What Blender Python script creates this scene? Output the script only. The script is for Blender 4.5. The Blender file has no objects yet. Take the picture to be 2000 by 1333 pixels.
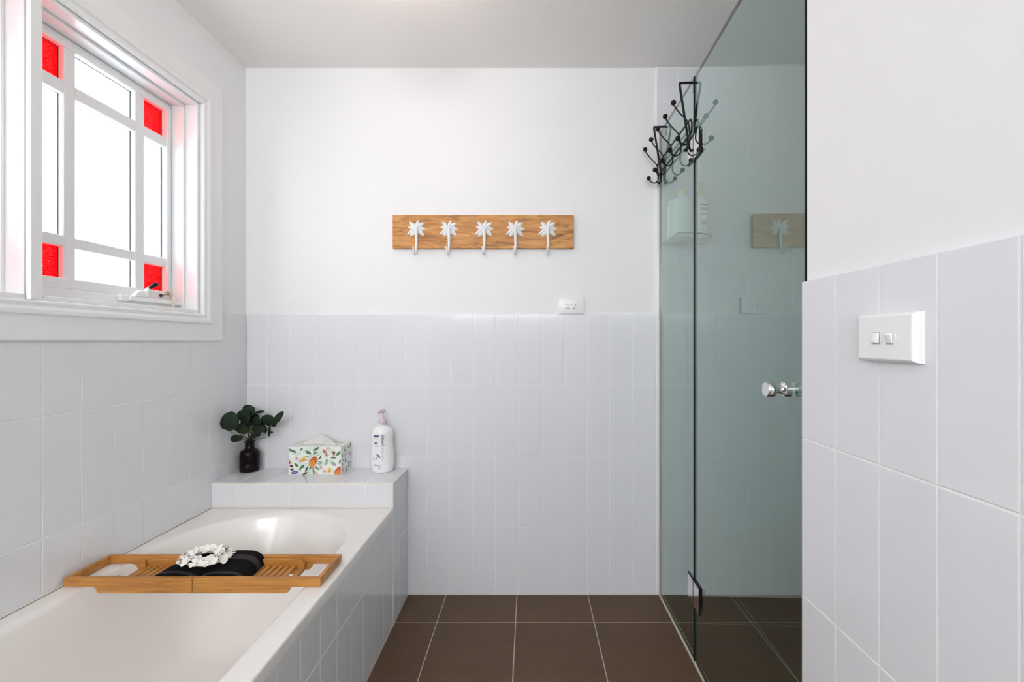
import bpy, bmesh, math, random
from mathutils import Vector, Matrix
random.seed(7)
S = bpy.context.scene
COL = S.collection
PI = math.pi
CZ = 1.156                      # camera height
F = 886.0                       # focal length in pixels of the 2000 px frame

# ------------------------------------------------------------------ camera, world, lamps, exposure
SKY = 12.0                     # overcast daylight through the windows and an added fill window behind the camera
GLOBE = 15.0                   # opal ceiling globe above the bath

cam = bpy.data.cameras.new('camera'); cam.sensor_width = 36; cam.lens = F/2000*36
cam.shift_x = -34/2000; cam.clip_start = 0.02
co = bpy.data.objects.new('camera', cam); COL.objects.link(co)
co.location = (0, 0, CZ); co.rotation_euler = (PI/2, 0, 0); S.camera = co

W = bpy.data.worlds.new('overcast_sky'); S.world = W; W.use_nodes = True
bg = W.node_tree.nodes['Background']
bg.inputs[0].default_value = (0.95, 0.99, 1.03, 1); bg.inputs[1].default_value = SKY

S.view_settings.view_transform = 'Standard'; S.view_settings.look = 'None'
S.view_settings.gamma = 1; S.view_settings.use_curve_mapping = False
S.view_settings.exposure = 0.08
S.cycles.use_denoising = True
S.cycles.max_bounces = 14; S.cycles.diffuse_bounces = 8; S.cycles.glossy_bounces = 6
S.cycles.transparent_max_bounces = 24; S.cycles.sample_clamp_indirect = 8.0
S.cycles.caustics_reflective = True; S.cycles.blur_glossy = 0.5

# ------------------------------------------------------------------ node helpers
def new_mat(name):
    m = bpy.data.materials.new(name); m.use_nodes = True
    nt = m.node_tree; nt.nodes.clear()
    out = nt.nodes.new('ShaderNodeOutputMaterial')
    return m, nt, out
def N(nt, kind, **kw):
    n = nt.nodes.new('ShaderNode' + kind)
    for k, v in kw.items():
        if k.startswith('i_'):
            key = k[2:]
            n.inputs[int(key) if key.isdigit() else key.replace('_', ' ')].default_value = v
        else: setattr(n, k, v)
    return n
def c4(c): return (c[0], c[1], c[2], 1)
def simple(name, col, rough=.5, metal=0, spec=.5, noise=0, nscale=8, bump=0, bscale=60, coat=0, sheen=0, sss=0):
    """principled with a slight procedural tone variation and fine relief"""
    m, nt, out = new_mat(name)
    p = N(nt, 'BsdfPrincipled'); nt.links.new(p.outputs[0], out.inputs[0])
    p.inputs['Roughness'].default_value = rough; p.inputs['Metallic'].default_value = metal
    p.inputs['Specular IOR Level'].default_value = spec; p.inputs['Coat Weight'].default_value = coat
    p.inputs['Sheen Weight'].default_value = sheen
    tc = N(nt, 'TexCoord')
    if noise:
        t = N(nt, 'TexNoise', i_Scale=nscale, i_Detail=4.0)
        nt.links.new(tc.outputs['Object'], t.inputs['Vector'])
        mx = N(nt, 'MixRGB'); mx.inputs[1].default_value = c4([v*(1-noise) for v in col]); mx.inputs[2].default_value = c4([min(1, v*(1+noise)) for v in col])
        nt.links.new(t.outputs['Fac'], mx.inputs[0]); nt.links.new(mx.outputs[0], p.inputs['Base Color'])
    else: p.inputs['Base Color'].default_value = c4(col)
    if bump:
        t2 = N(nt, 'TexNoise', i_Scale=bscale, i_Detail=3.0); nt.links.new(tc.outputs['Object'], t2.inputs['Vector'])
        b = N(nt, 'Bump', i_Strength=bump, i_Distance=.002); nt.links.new(t2.outputs['Fac'], b.inputs['Height'])
        nt.links.new(b.outputs[0], p.inputs['Normal'])
    return m
def wood(name, stops, sc, rough=.45, dist=1.5, fine=.25):
    m, nt, out = new_mat(name)
    p = N(nt, 'BsdfPrincipled', i_Roughness=rough); nt.links.new(p.outputs[0], out.inputs[0])
    tc = N(nt, 'TexCoord'); mp = N(nt, 'Mapping'); mp.inputs['Scale'].default_value = sc
    nt.links.new(tc.outputs['Object'], mp.inputs[0])
    t = N(nt, 'TexNoise', i_Scale=1.0, i_Detail=6.0, i_Roughness=.62, i_Distortion=dist); nt.links.new(mp.outputs[0], t.inputs['Vector'])
    r = N(nt, 'ValToRGB'); cr = r.color_ramp
    while len(cr.elements) < len(stops): cr.elements.new(.5)
    for e, (pos, c) in zip(cr.elements, stops): e.position = pos; e.color = c4(c)
    nt.links.new(t.outputs['Fac'], r.inputs[0])
    mp2 = N(nt, 'Mapping'); mp2.inputs['Scale'].default_value = [v*6 if i else v*3 for i, v in enumerate(sc)]
    nt.links.new(tc.outputs['Object'], mp2.inputs[0])
    t2 = N(nt, 'TexNoise', i_Scale=1.0, i_Detail=3.0); nt.links.new(mp2.outputs[0], t2.inputs['Vector'])
    r2 = N(nt, 'ValToRGB'); r2.color_ramp.elements[0].position = .35; r2.color_ramp.elements[1].position = .6
    r2.color_ramp.elements[0].color = (1-fine, 1-fine, 1-fine, 1); nt.links.new(t2.outputs['Fac'], r2.inputs[0])
    mx = N(nt, 'MixRGB', blend_type='MULTIPLY'); mx.inputs[0].default_value = 1
    nt.links.new(r.outputs[0], mx.inputs[1]); nt.links.new(r2.outputs[0], mx.inputs[2]); nt.links.new(mx.outputs[0], p.inputs['Base Color'])
    b = N(nt, 'Bump', i_Strength=.15, i_Distance=.001); nt.links.new(t2.outputs['Fac'], b.inputs['Height']); nt.links.new(b.outputs[0], p.inputs['Normal'])
    return m
def glass(name, tint, ior=1.5, slab=True, rough=0.0, bump=0, bscale=120, mottle=0, translucent=0):
    """thin sheet: tinted see-through plus the mirror reflection of the front face"""
    m, nt, out = new_mat(name)
    tr = N(nt, 'BsdfTransparent'); tr.inputs[0].default_value = c4(tint)
    gl = N(nt, 'BsdfGlossy', i_Roughness=rough); gl.inputs[0].default_value = (1, 1, 1, 1)
    fr = N(nt, 'Fresnel', i_IOR=ior)
    ge = N(nt, 'NewGeometry')
    a = N(nt, 'Math', operation='MULTIPLY'); a.inputs[1].default_value = 2
    b = N(nt, 'Math', operation='ADD'); b.inputs[1].default_value = 1
    d = N(nt, 'Math', operation='DIVIDE')
    nt.links.new(fr.outputs[0], a.inputs[0]); nt.links.new(fr.outputs[0], b.inputs[0])
    nt.links.new(a.outputs[0], d.inputs[0]); nt.links.new(b.outputs[0], d.inputs[1])
    inv = N(nt, 'Math', operation='SUBTRACT'); inv.inputs[0].default_value = 1; nt.links.new(ge.outputs['Backfacing'], inv.inputs[1])
    f = N(nt, 'Math', operation='MULTIPLY'); nt.links.new(d.outputs[0], f.inputs[0]); nt.links.new(inv.outputs[0], f.inputs[1])
    src = tr
    tc = N(nt, 'TexCoord')
    if mottle:
        mp = N(nt, 'Mapping'); mp.inputs['Scale'].default_value = (1, 1, 1.7); nt.links.new(tc.outputs['Object'], mp.inputs[0])
        t = N(nt, 'TexNoise', i_Scale=bscale, i_Detail=2.0, i_Distortion=1.5); nt.links.new(mp.outputs[0], t.inputs['Vector'])
        r = N(nt, 'ValToRGB'); r.color_ramp.elements[0].position = .42; r.color_ramp.elements[1].position = .72
        r.color_ramp.elements[0].color = c4(tint)
        r.color_ramp.elements[1].color = c4([min(1, v*(1+.25*mottle)+.045*mottle) for v in tint])  # lighter tint patches imitate the highlights of hammered glass
        nt.links.new(t.outputs['Fac'], r.inputs[0]); nt.links.new(r.outputs[0], tr.inputs[0])
    if translucent:
        tl = N(nt, 'BsdfTranslucent'); tl.inputs[0].default_value = c4(tint)
        ms = N(nt, 'MixShader'); ms.inputs[0].default_value = translucent
        nt.links.new(tr.outputs[0], ms.inputs[1]); nt.links.new(tl.outputs[0], ms.inputs[2]); src = ms
    if bump:
        t2 = N(nt, 'TexNoise', i_Scale=bscale, i_Detail=2.0); nt.links.new(tc.outputs['Object'], t2.inputs['Vector'])
        bp = N(nt, 'Bump', i_Strength=bump, i_Distance=.002); nt.links.new(t2.outputs['Fac'], bp.inputs['Height'])
        nt.links.new(bp.outputs[0], gl.inputs['Normal'])
    mix = N(nt, 'MixShader'); nt.links.new(f.outputs[0], mix.inputs[0]); nt.links.new(src.outputs[0], mix.inputs[1]); nt.links.new(gl.outputs[0], mix.inputs[2])
    nt.links.new(mix.outputs[0], out.inputs[0])
    return m

# ------------------------------------------------------------------ materials
M = {}
M['paint'] = simple('wall_paint', (.82, .82, .825), .55, noise=.012, nscale=3, bump=.04, bscale=160)
M['ceil'] = simple('ceiling_paint', (.87, .85, .825), .7, noise=.01, nscale=3)
M['trim'] = simple('gloss_trim_paint', (.83, .835, .835), .22, noise=.01, nscale=6, bump=.03, bscale=40)
M['tile'] = simple('white_glazed_tile', (.75, .755, .775), .11, noise=.012, nscale=5, bump=.02, bscale=14)
M['grout'] = simple('pale_grout', (.86, .855, .84), .8, noise=.03, nscale=30)
M['cream'] = simple('cream_edge_grout', (.80, .75, .64), .6, noise=.05, nscale=30)
M['acrylic'] = simple('bath_acrylic', (.84, .81, .775), .15, noise=.01, nscale=2)
M['plastic'] = simple('white_plastic', (.85, .85, .85), .3, noise=.01)
M['rebateshade'] = simple('painted_rebate_shade', (.06, .055, .05), .7, noise=.2)  # dark colour standing in for glass edge and rebate shadow
M['grooveshade'] = simple('painted_groove_shade', (.42, .42, .42), .5, noise=.05)  # grey that paints the shade in the gap around a rocker
M['slot'] = simple('dark_slot', (.03, .03, .03), .6, noise=.1)
M['chrome'] = simple('chrome', (.86, .86, .87), .06, metal=1, noise=.02)
M['steeldark'] = simple('hinge_dark_edge', (.02, .02, .022), .35, metal=.6, noise=.1)
M['black'] = simple('black_wire_coating', (.006, .006, .0065), .45, spec=.22, noise=.2, nscale=40)
M['bamboo'] = wood('bamboo', [(.25, (.34, .125, .022)), (.5, (.53, .23, .046)), (.75, (.67, .32, .085))], (4, 30, 45), .4, 1.0, .22)
M['mango'] = wood('mango_wood', [(.30, (.17, .062, .018)), (.40, (.42, .17, .045)), (.52, (.62, .27, .06)), (.72, (.72, .40, .15))], (4.5, 9, 26), .5, 2.2, .2)
M['hookwhite'] = simple('chalky_white_metal', (.82, .83, .83), .55, noise=.06, nscale=90, bump=.3, bscale=220)
M['towel'] = simple('charcoal_terry', (.006, .0055, .006), .95, spec=.15, noise=.5, nscale=160, bump=1.0, bscale=420)
M['band'] = simple('charcoal_satin_band', (.032, .026, .028), .7, spec=.2, noise=.25, nscale=60, bump=.4, bscale=300)
M['petal'] = simple('white_petal_fabric', (.88, .855, .80), .7, noise=.04, nscale=60)
M['leaf'] = simple('deep_green_leaf', (.011, .024, .011), .55, spec=.25, noise=.4, nscale=35, bump=.2, bscale=90)
M['leafy'] = simple('olive_leaf', (.05, .05, .008), .5, noise=.3, nscale=35)
M['stem'] = simple('brown_green_stem', (.05, .045, .02), .6, noise=.3, nscale=60)
M['amber'] = simple('dark_amber_glass', (.005, .0015, .002), .1, spec=.2, noise=.1)
M['lotion'] = simple('glossy_white_bottle', (.86, .86, .85), .22, noise=.01)
M['lilac'] = simple('lilac_pump_plastic', (.68, .54, .65), .35, noise=.03)
M['beigepump'] = simple('beige_pump_plastic', (.82, .66, .36), .4, noise=.03)
M['navy'] = simple('navy_print', (.035, .03, .16), .5, noise=.05)
M['violet'] = simple('violet_print', (.16, .09, .36), .5, noise=.1)
M['lavender'] = simple('lavender_print', (.50, .46, .66), .5, noise=.05)
M['greyprint'] = simple('grey_print', (.22, .22, .25), .5, noise=.05)
M['pinkprint'] = simple('pink_print', (.75, .36, .45), .5, noise=.1)
M['card'] = simple('white_card', (.83, .85, .81), .5, noise=.02)
M['tissue'] = simple('tissue_paper', (.93, .92, .89), .9, noise=.01, bump=.2, bscale=90)
for k, c in dict(pgreen=(.10, .24, .09), pdark=(.03, .09, .04), psage=(.33, .46, .33), prust=(.62, .12, .03), porange=(.80, .28, .04),
                 ppeach=(.88, .55, .38), ppink=(.82, .50, .55), pyellow=(.80, .66, .14), pmint=(.66, .80, .70), plilac=(.62, .52, .68), pbrown=(.22, .15, .08)).items():
    M[k] = simple('printed_' + k[1:], c, .5, noise=.18, nscale=120)
M['brass'] = simple('tarnished_key_metal', (.50, .42, .30), .35, metal=1, noise=.2, nscale=60)
M['keypale'] = simple('worn_pale_key', (.86, .76, .66), .4, metal=.3, noise=.1)
M['lampglow'], _nt, _o = new_mat('lamp_lens')
_e = N(_nt, 'Emission', i_Strength=GLOBE); _e.inputs[0].default_value = (1, .81, .70, 1); _nt.links.new(_e.outputs[0], _o.inputs[0])
M['screen'] = glass('green_tinted_glass', (.775, .885, .855))
M['screenedge'] = simple('green_glass_edge', (.010, .032, .026), .35, spec=.1, noise=.1)
M['shelfedge'] = simple('shelf_glass_edge', (.06, .16, .13), .15, noise=.1)
M['shelfglass'] = glass('shelf_glass', (.80, .92, .88))
M['clearpane'] = glass('obscure_clear_pane', (.64, .66, .675), rough=.05, bump=.3, bscale=90)
M['redpane'] = glass('hammered_red_pane', (.45, .003, .008), ior=1.12, rough=.12, bump=.8, bscale=130, mottle=2.0, translucent=.05)
M['seal'] = simple('cream_silicone', (.62, .58, .48), .5, noise=.06)

# floor tile: brown porcelain with a fine pressed grid
m, nt, out = new_mat('brown_gridded_porcelain')
p = N(nt, 'BsdfPrincipled', i_Roughness=.5); nt.links.new(p.outputs[0], out.inputs[0])
tc = N(nt, 'TexCoord'); sx = N(nt, 'SeparateXYZ'); nt.links.new(tc.outputs['Object'], sx.inputs[0])
def wave(o):
    a = N(nt, 'Math', operation='MULTIPLY'); a.inputs[1].default_value = 2*PI/.0095; nt.links.new(sx.outputs[o], a.inputs[0])
    s = N(nt, 'Math', operation='SINE'); nt.links.new(a.outputs[0], s.inputs[0]); return s
mxm = N(nt, 'Math', operation='MAXIMUM'); nt.links.new(wave(0).outputs[0], mxm.inputs[0]); nt.links.new(wave(2).outputs[0], mxm.inputs[1])
mr = N(nt, 'MapRange'); mr.inputs[1].default_value = .2; mr.inputs[2].default_value = 1; nt.links.new(mxm.outputs[0], mr.inputs[0])
tn = N(nt, 'TexNoise', i_Scale=5.0, i_Detail=5.0, i_Roughness=.65); nt.links.new(tc.outputs['Object'], tn.inputs['Vector'])
r = N(nt, 'ValToRGB'); r.color_ramp.elements[0].position = .35; r.color_ramp.elements[1].position = .65
r.color_ramp.elements[0].color = (.092, .045, .0195, 1); r.color_ramp.elements[1].color = (.114, .057, .0255, 1)
nt.links.new(tn.outputs['Fac'], r.inputs[0])
mm = N(nt, 'MixRGB', blend_type='MULTIPLY'); mm.inputs[0].default_value = .45; nt.links.new(r.outputs[0], mm.inputs[1])
gm = N(nt, 'MapRange'); gm.inputs[3].default_value = 1.0; gm.inputs[4].default_value = .6; nt.links.new(mr.outputs[0], gm.inputs[0])
nt.links.new(gm.outputs[0], mm.inputs[2]); nt.links.new(mm.outputs[0], p.inputs['Base Color'])
b = N(nt, 'Bump', i_Strength=.35, i_Distance=.0008); b.invert = True; nt.links.new(mr.outputs[0], b.inputs['Height']); nt.links.new(b.outputs[0], p.inputs['Normal'])
M['floortile'] = m
M['floorgrout'] = simple('beige_floor_grout', (.50, .42, .34), .85, noise=.1, nscale=30)

# ------------------------------------------------------------------ object helpers
WL = {}
def at(px, py, Y): return Vector(((px-1034)*Y/F, Y, CZ-(py-667)*Y/F))
def tag(o, label=None, cat=None, group=None, kind=None):
    if label: o['label'] = label
    if cat: o['category'] = cat
    if group: o['group'] = group
    if kind: o['kind'] = kind
    return o
def empty(name, loc, label=None, cat=None, group=None, kind=None):
    o = bpy.data.objects.new(name, None); COL.objects.link(o); o.location = loc; o.empty_display_size = .05
    WL[o] = Vector(loc); return tag(o, label, cat, group, kind)
def link(name, me, mats, parent=None, origin=None):
    for mt in (mats if isinstance(mats, (list, tuple)) else [mats]): me.materials.append(M[mt] if isinstance(mt, str) else mt)
    o = bpy.data.objects.new(name, me); COL.objects.link(o)
    org = Vector(origin) if origin is not None else (WL[parent].copy() if parent else Vector((0, 0, 0)))
    me.transform(Matrix.Translation(-org)); WL[o] = org
    if parent: o.parent = parent; o.location = org-WL[parent]
    else: o.location = org
    return o
def build(name, bm, mats, parent=None, origin=None, smooth=False, fix=True):
    """bm is in world coordinates; it becomes ONE mesh object"""
    if fix: bmesh.ops.recalc_face_normals(bm, faces=bm.faces)
    me = bpy.data.meshes.new(name); bm.to_mesh(me); bm.free()
    if smooth:
        for f in me.polygons: f.use_smooth = True
        if smooth != 'all':
            try: me.set_sharp_from_angle(angle=math.radians(40 if smooth is True else smooth))
            except Exception: pass
    return link(name, me, mats, parent, origin)
def copy_tree(o, parent=None):
    c = o.copy(); COL.objects.link(c); c.parent = parent; WL[c] = WL[o].copy()
    for ch in list(o.children): copy_tree(ch, c)
    return c
def BM(): return bmesh.new()
def box(bm, x0, x1, y0, y1, z0, z1, bev=0, seg=1, mi=0):
    t = bmesh.new()
    vs = [t.verts.new((x, y, z)) for x in (x0, x1) for y in (y0, y1) for z in (z0, z1)]
    for q in ((0, 1, 3, 2), (4, 6, 7, 5), (0, 4, 5, 1), (2, 3, 7, 6), (0, 2, 6, 4), (1, 5, 7, 3)): t.faces.new([vs[i] for i in q])
    if bev: bmesh.ops.bevel(t, geom=list(t.edges), offset=bev, segments=seg, affect='EDGES', profile=.5)
    merge(bm, t, mi)
def merge(bm, t, mi=0, mat=None):
    mp = {}
    for v in t.verts: mp[v] = bm.verts.new(mat @ v.co if mat else v.co)
    for f in t.faces:
        try: nf = bm.faces.new([mp[v] for v in f.verts])
        except ValueError: continue
        nf.material_index = mi if mi is not None else f.material_index; nf.smooth = f.smooth
    t.free()
def prism(bm, poly, axis, a0, a1, bev=0, seg=1, mi=0):
    """poly: 2-D outline; axis 'x','y','z' is the extrusion direction"""
    def mk(u, v, a): return {'x': (a, u, v), 'y': (u, a, v), 'z': (u, v, a)}[axis]
    t = bmesh.new()
    A = [t.verts.new(mk(u, v, a0)) for u, v in poly]; B = [t.verts.new(mk(u, v, a1)) for u, v in poly]
    n = len(poly); t.faces.new(A); t.faces.new(list(reversed(B)))
    for i in range(n): t.faces.new((A[i], B[i], B[(i+1) % n], A[(i+1) % n]))
    bmesh.ops.recalc_face_normals(t, faces=t.faces)
    if bev: bmesh.ops.bevel(t, geom=[e for e in t.edges], offset=bev, segments=seg, affect='EDGES', profile=.5)
    merge(bm, t, mi)
def lathe(bm, prof, c, n=24, sx=1, sy=1, ax='z', mi=0, cap=True):
    """prof: list of (radius, height)"""
    rings = []
    for r, h in prof:
        ring = []
        for k in range(n):
            a = 2*PI*k/n; u, v = r*sx*math.cos(a), r*sy*math.sin(a)
            q = {'z': (u, v, h), 'y': (u, h, v), 'x': (h, u, v)}[ax]
            ring.append(bm.verts.new(Vector(c)+Vector(q)))
        rings.append(ring)
    for A, B in zip(rings, rings[1:]):
        for k in range(n):
            f = bm.faces.new((A[k], A[(k+1) % n], B[(k+1) % n], B[k])); f.material_index = mi
    if cap:
        for ring in (rings[0], rings[-1]):
            f = bm.faces.new(ring); f.material_index = mi
def spline(pts, sub=6):
    P = [Vector(p) for p in pts]
    if len(P) < 3: return P
    Q = [P[0]*2-P[1]]+P+[P[-1]*2-P[-2]]; out = []
    for i in range(1, len(Q)-2):
        a, b, c, d = Q[i-1:i+3]
        for s in range(sub):
            t = s/sub
            out.append(.5*((2*b)+(c-a)*t+(2*a-5*b+4*c-d)*t*t+(3*b-a-3*c+d)*t**3))
    return out+[P[-1]]
def tube(bm, pts, r, n=8, mi=0, flat=1.0):
    P = [Vector(p) for p in pts]; R = r if isinstance(r, (list, tuple)) else [r]*len(P)
    if len(R) != len(P): R = [R[0]+(R[-1]-R[0])*i/(len(P)-1) for i in range(len(P))]
    T = [(P[min(i+1, len(P)-1)]-P[max(i-1, 0)]).normalized() for i in range(len(P))]
    u = T[0].orthogonal().normalized(); rings = []
    for i, pt in enumerate(P):
        u = (u-T[i]*u.dot(T[i])).normalized(); w = T[i].cross(u)
        rings.append([bm.verts.new(pt+R[i]*(u*math.cos(2*PI*k/n)+w*math.sin(2*PI*k/n)*flat)) for k in range(n)])
    for A, B in zip(rings, rings[1:]):
        for k in range(n): f = bm.faces.new((A[k], A[(k+1) % n], B[(k+1) % n], B[k])); f.material_index = mi
    for ring in (rings[0], rings[-1]): f = bm.faces.new(ring); f.material_index = mi
def ball(bm, c, r, mi=0, u=12, v=8, sc=(1, 1, 1)):
    t = bmesh.new(); bmesh.ops.create_uvsphere(t, u_segments=u, v_segments=v, radius=r)
    merge(bm, t, mi, Matrix.Translation(c) @ Matrix.Diagonal((*sc, 1)))

# tiles -------------------------------------------------------------
TC = {}
def tile_mesh(w, h, mat, th=.008, ch=.0011):
    key = (round(w, 4), round(h, 4), mat)
    if key not in TC:
        t = bmesh.new(); a, b = w/2, h/2
        back = [t.verts.new((x, 0, z)) for x, z in ((-a, -b), (a, -b), (a, b), (-a, b))]
        mid = [t.verts.new((x, -th+ch*.55, z)) for x, z in ((-a, -b), (a, -b), (a, b), (-a, b))]
        c = ch; fr = [t.verts.new((x, -th, z)) for x, z in ((-a+c, -b+c), (a-c, -b+c), (a-c, b-c), (-a+c, b-c))]
        t.faces.new(fr)
        for i in range(4):
            j = (i+1) % 4
            t.faces.new((mid[i], mid[j], fr[j], fr[i])); t.faces.new((back[i], back[j], mid[j], mid[i]))
        t.faces.new(list(reversed(back)))
        bmesh.ops.recalc_face_normals(t, faces=t.faces)
        me = bpy.data.meshes.new('tile'); t.to_mesh(me); t.free(); me.materials.append(M[mat]); TC[key] = me
    return TC[key]
ROT = {'-y': (0, 0, 0), '+x': (0, 0, PI/2), '-x': (0, 0, -PI/2), '+z': (-PI/2, 0, 0), '+y': (0, 0, PI)}
def tiles(parent, face, plane, us, vs, mat='tile', gap=.0025, skip=None, tilt=.0011, th=.008):
    """us, vs: joint positions along the two directions of the face; plane: coordinate of the tile face"""
    for i in range(len(us)-1):
        for j in range(len(vs)-1):
            if skip and skip((us[i]+us[i+1])/2, (vs[j]+vs[j+1])/2): continue
            me = tile_mesh(us[i+1]-us[i]-gap, vs[j+1]-vs[j]-gap, mat, th)
            o = bpy.data.objects.new('tile', me); COL.objects.link(o)
            u, v = (us[i]+us[i+1])/2, (vs[j]+vs[j+1])/2
            loc = {'-y': (u, plane+th, v), '+y': (u, plane-th, v), '+x': (plane-th, u, v), '-x': (plane+th, u, v), '+z': (u, v, plane-th)}[face]
            o.parent = parent; o.location = Vector(loc)-WL[parent]
            r = ROT[face]; o.rotation_euler = (r[0]+random.uniform(-tilt, tilt), r[1]+random.uniform(-tilt, tilt)*.6, r[2]+random.uniform(-tilt, tilt))
def steps(a, b, p): # positions a, a+p ... up to b (last one cut at b)
    out = [a]
    while out[-1]+p < b-.012: out.append(out[-1]+p)
    return out+[b]

# ------------------------------------------------------------------ room shell
XL, XR, YB, ZC = -1.289, .563, 2.065, 2.405      # tile faces and ceiling
T = .008; XS = 1.50                              # tile thickness, far wall of the shower
YR = -2.30                                       # wall behind the camera
ROWS = [0.0, .31, .633, .956, 1.279]
XGRID = [-.0513+.1039*k for k in range(-11, 6)]
# back wall
bm = BM(); box(bm, XL-.25, XS+.2, YB+T, YB+T+.15, -.1, ZC+.1)
wb = tag(build('wall_back', bm, 'paint'), kind='structure')
bm = BM(); box(bm, XL, .578, YB+.0013, YB+T, 0, 1.277); box(bm, .578, XS, YB+.0013, YB+T, 0, ZC)
build('grout', bm, 'grout', wb)
tiles(wb, '-y', YB, [XL+.002]+XGRID+[.577], ROWS, skip=lambda u, v: u < -.56 and v < .31)
tiles(wb, '-y', YB, [.579]+[.572+.1039*k for k in range(1, 9)]+[XS], ROWS+[1.602, 1.925, 2.248, ZC-.001])
# left wall with the window opening
OY0, OY1, OZ0, OZ1 = .572, 1.787, CZ+.107, CZ+.935
bm = BM(); x0, x1 = XL-T-.19, XL-T
box(bm, x0, x1, YR-.15, OY0, -.1, ZC+.1); box(bm, x0, x1, OY1, YB+.1, -.1, ZC+.1)
box(bm, x0, x1, OY0, OY1, -.1, OZ0); box(bm, x0, x1, OY0, OY1, OZ1, ZC+.1)
wl = tag(build('wall_left', bm, 'paint'), kind='structure')
bm = BM(); box(bm, XL-T, XL-.0013, -.15, 1.896, .44, 1.174); box(bm, XL-T, XL-.0013, 1.896, YB, .44, 1.277)
build('grout', bm, 'grout', wl)
LY = [1.932-.1046*k for k in range(20, -1, -1)]
tiles(wl, '+x', XL, LY[:-1]+[1.932], [.4794, .633, .956, 1.174])
tiles(wl, '+x', XL, [1.932, YB-.001], [.581, .633, .956, 1.277])
bm = BM(); box(bm, XL-T, XL-.0002, 1.897, 1.931, 1.176, 1.277, .0008); build('tile', bm, 'tile', wl)
# right wall, a nib that ends at the shower door
bm = BM(); box(bm, XR+.010, XR+.11, YR-.15, .936, -.1, ZC+.1)
wr = tag(build('wall_right', bm, 'paint'), kind='structure')
bm = BM(); box(bm, XR+.0013, XR+.010, -.74, .938, 0, 1.2775); build('grout', bm, 'grout', wr)
tiles(wr, '-x', XR, [.939-.1047*k for k in range(16, -1, -1)], ROWS[:-1]+[1.279], tilt=.0008, th=.009)
# shower side walls and rear wall
bm = BM(); box(bm, XS+T, XS+.12, .84, YB+.1, -.1, ZC+.1)
ws = tag(build('wall_shower', bm, 'grout'), kind='structure')
tiles(ws, '-x', XS, steps(.94, YB-.001, .1039), ROWS+[1.602, 1.925, 2.248, ZC-.001])
bm = BM(); box(bm, XR+.11, XS+T, .84, .93, -.1, ZC+.1)
tag(build('wall_shower_front', bm, 'paint'), kind='structure')
WX0, WX1, WZ0, WZ1 = -1.26, .50, 1.50, 2.38                     # wide high window, unseen, added behind the camera for fill light
bm = BM(); box(bm, XL-.2, WX0, YR-.12, YR, -.1, ZC+.1); box(bm, WX1, XR+.11, YR-.12, YR, -.1, ZC+.1); box(bm, WX0, WX1, YR-.12, YR, -.1, WZ0); box(bm, WX0, WX1, YR-.12, YR, WZ1, ZC+.1)
tag(build('wall_rear', bm, 'paint'), kind='structure')
bm = BM()
for a, b_ in ((WX0+.0005, WX0+.03), ((WX0+WX1)/2-.02, (WX0+WX1)/2+.02), (WX1-.03, WX1-.0005)): box(bm, a, b_, YR-.10, YR-.05, WZ0+.0005, WZ1-.0005)
for a, b_ in ((WZ0+.0005, WZ0+.03), (WZ1-.03, WZ1-.0005)): box(bm, WX0+.03, WX1-.03, YR-.10, YR-.05, a, b_)
tag(build('added_fill_window', bm, 'trim'), kind='structure')  # frame of the added fill window, out of view
pl = bpy.data.lights.new('daylight_portal', 'AREA'); pl.shape = 'RECTANGLE'; pl.size = WX1-WX0; pl.size_y = WZ1-WZ0; pl.cycles.is_portal = True
po = bpy.data.objects.new('daylight_portal', pl); COL.objects.link(po); po.location = ((WX0+WX1)/2, YR-.13, (WZ0+WZ1)/2); po.rotation_euler = (PI/2, 0, 0)
bm = BM(); box(bm, XL-.2, XS+.12, YR-.15, YB+.12, ZC, ZC+.1)
tag(build('ceiling', bm, 'ceil'), kind='structure')
# floor
bm = BM(); box(bm, XL-.2, XS+.12, YR-.15, YB+.1, -.12, -.0012)
fl = tag(build('floor', bm, 'floorgrout'), kind='structure')
tiles(fl, '+z', 0.0, [-.5535, -.380, -.057, .266, .589, .912, 1.235, XS], [YR]+[1.863-.33*k for k in range(9, -1, -1)]+[YB], 'floortile', gap=.0038, tilt=.0004)

# ------------------------------------------------------------------ windows
def sweep_frame(bm, y0, y1, z0, z1, prof, xbase):
    """mitred architrave: prof = (distance outwards from the opening, projection)"""
    rings = []
    for d, h in prof: rings.append([bm.verts.new((xbase+h, y, z)) for y, z in ((y0-d, z0-d), (y1+d, z0-d), (y1+d, z1+d), (y0-d, z1+d))])
    rings.append([bm.verts.new((xbase, v.co.y, v.co.z)) for v in rings[0]])
    for A, B in zip(rings, rings[1:]):
        for k in range(4): bm.faces.new((A[k], A[(k+1) % 4], B[(k+1) % 4], B[k]))
bm = BM()
sweep_frame(bm, OY0, OY1, OZ0, OZ1, [(0, .001), (0, .012), (.003, .0155), (.009, .0165), (.013, .0145), (.017, .0145), (.020, .019), (.027, .0225), (.036, .0225), (.040, .018), (.044, .0165), (.104, .0165), (.107, .0135), (.107, .0005)], XL-T)
tr1 = tag(build('trim_1', bm, 'trim', smooth=30), kind='structure')
XF = XL-T-.001; XSASH = -1.389
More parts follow.
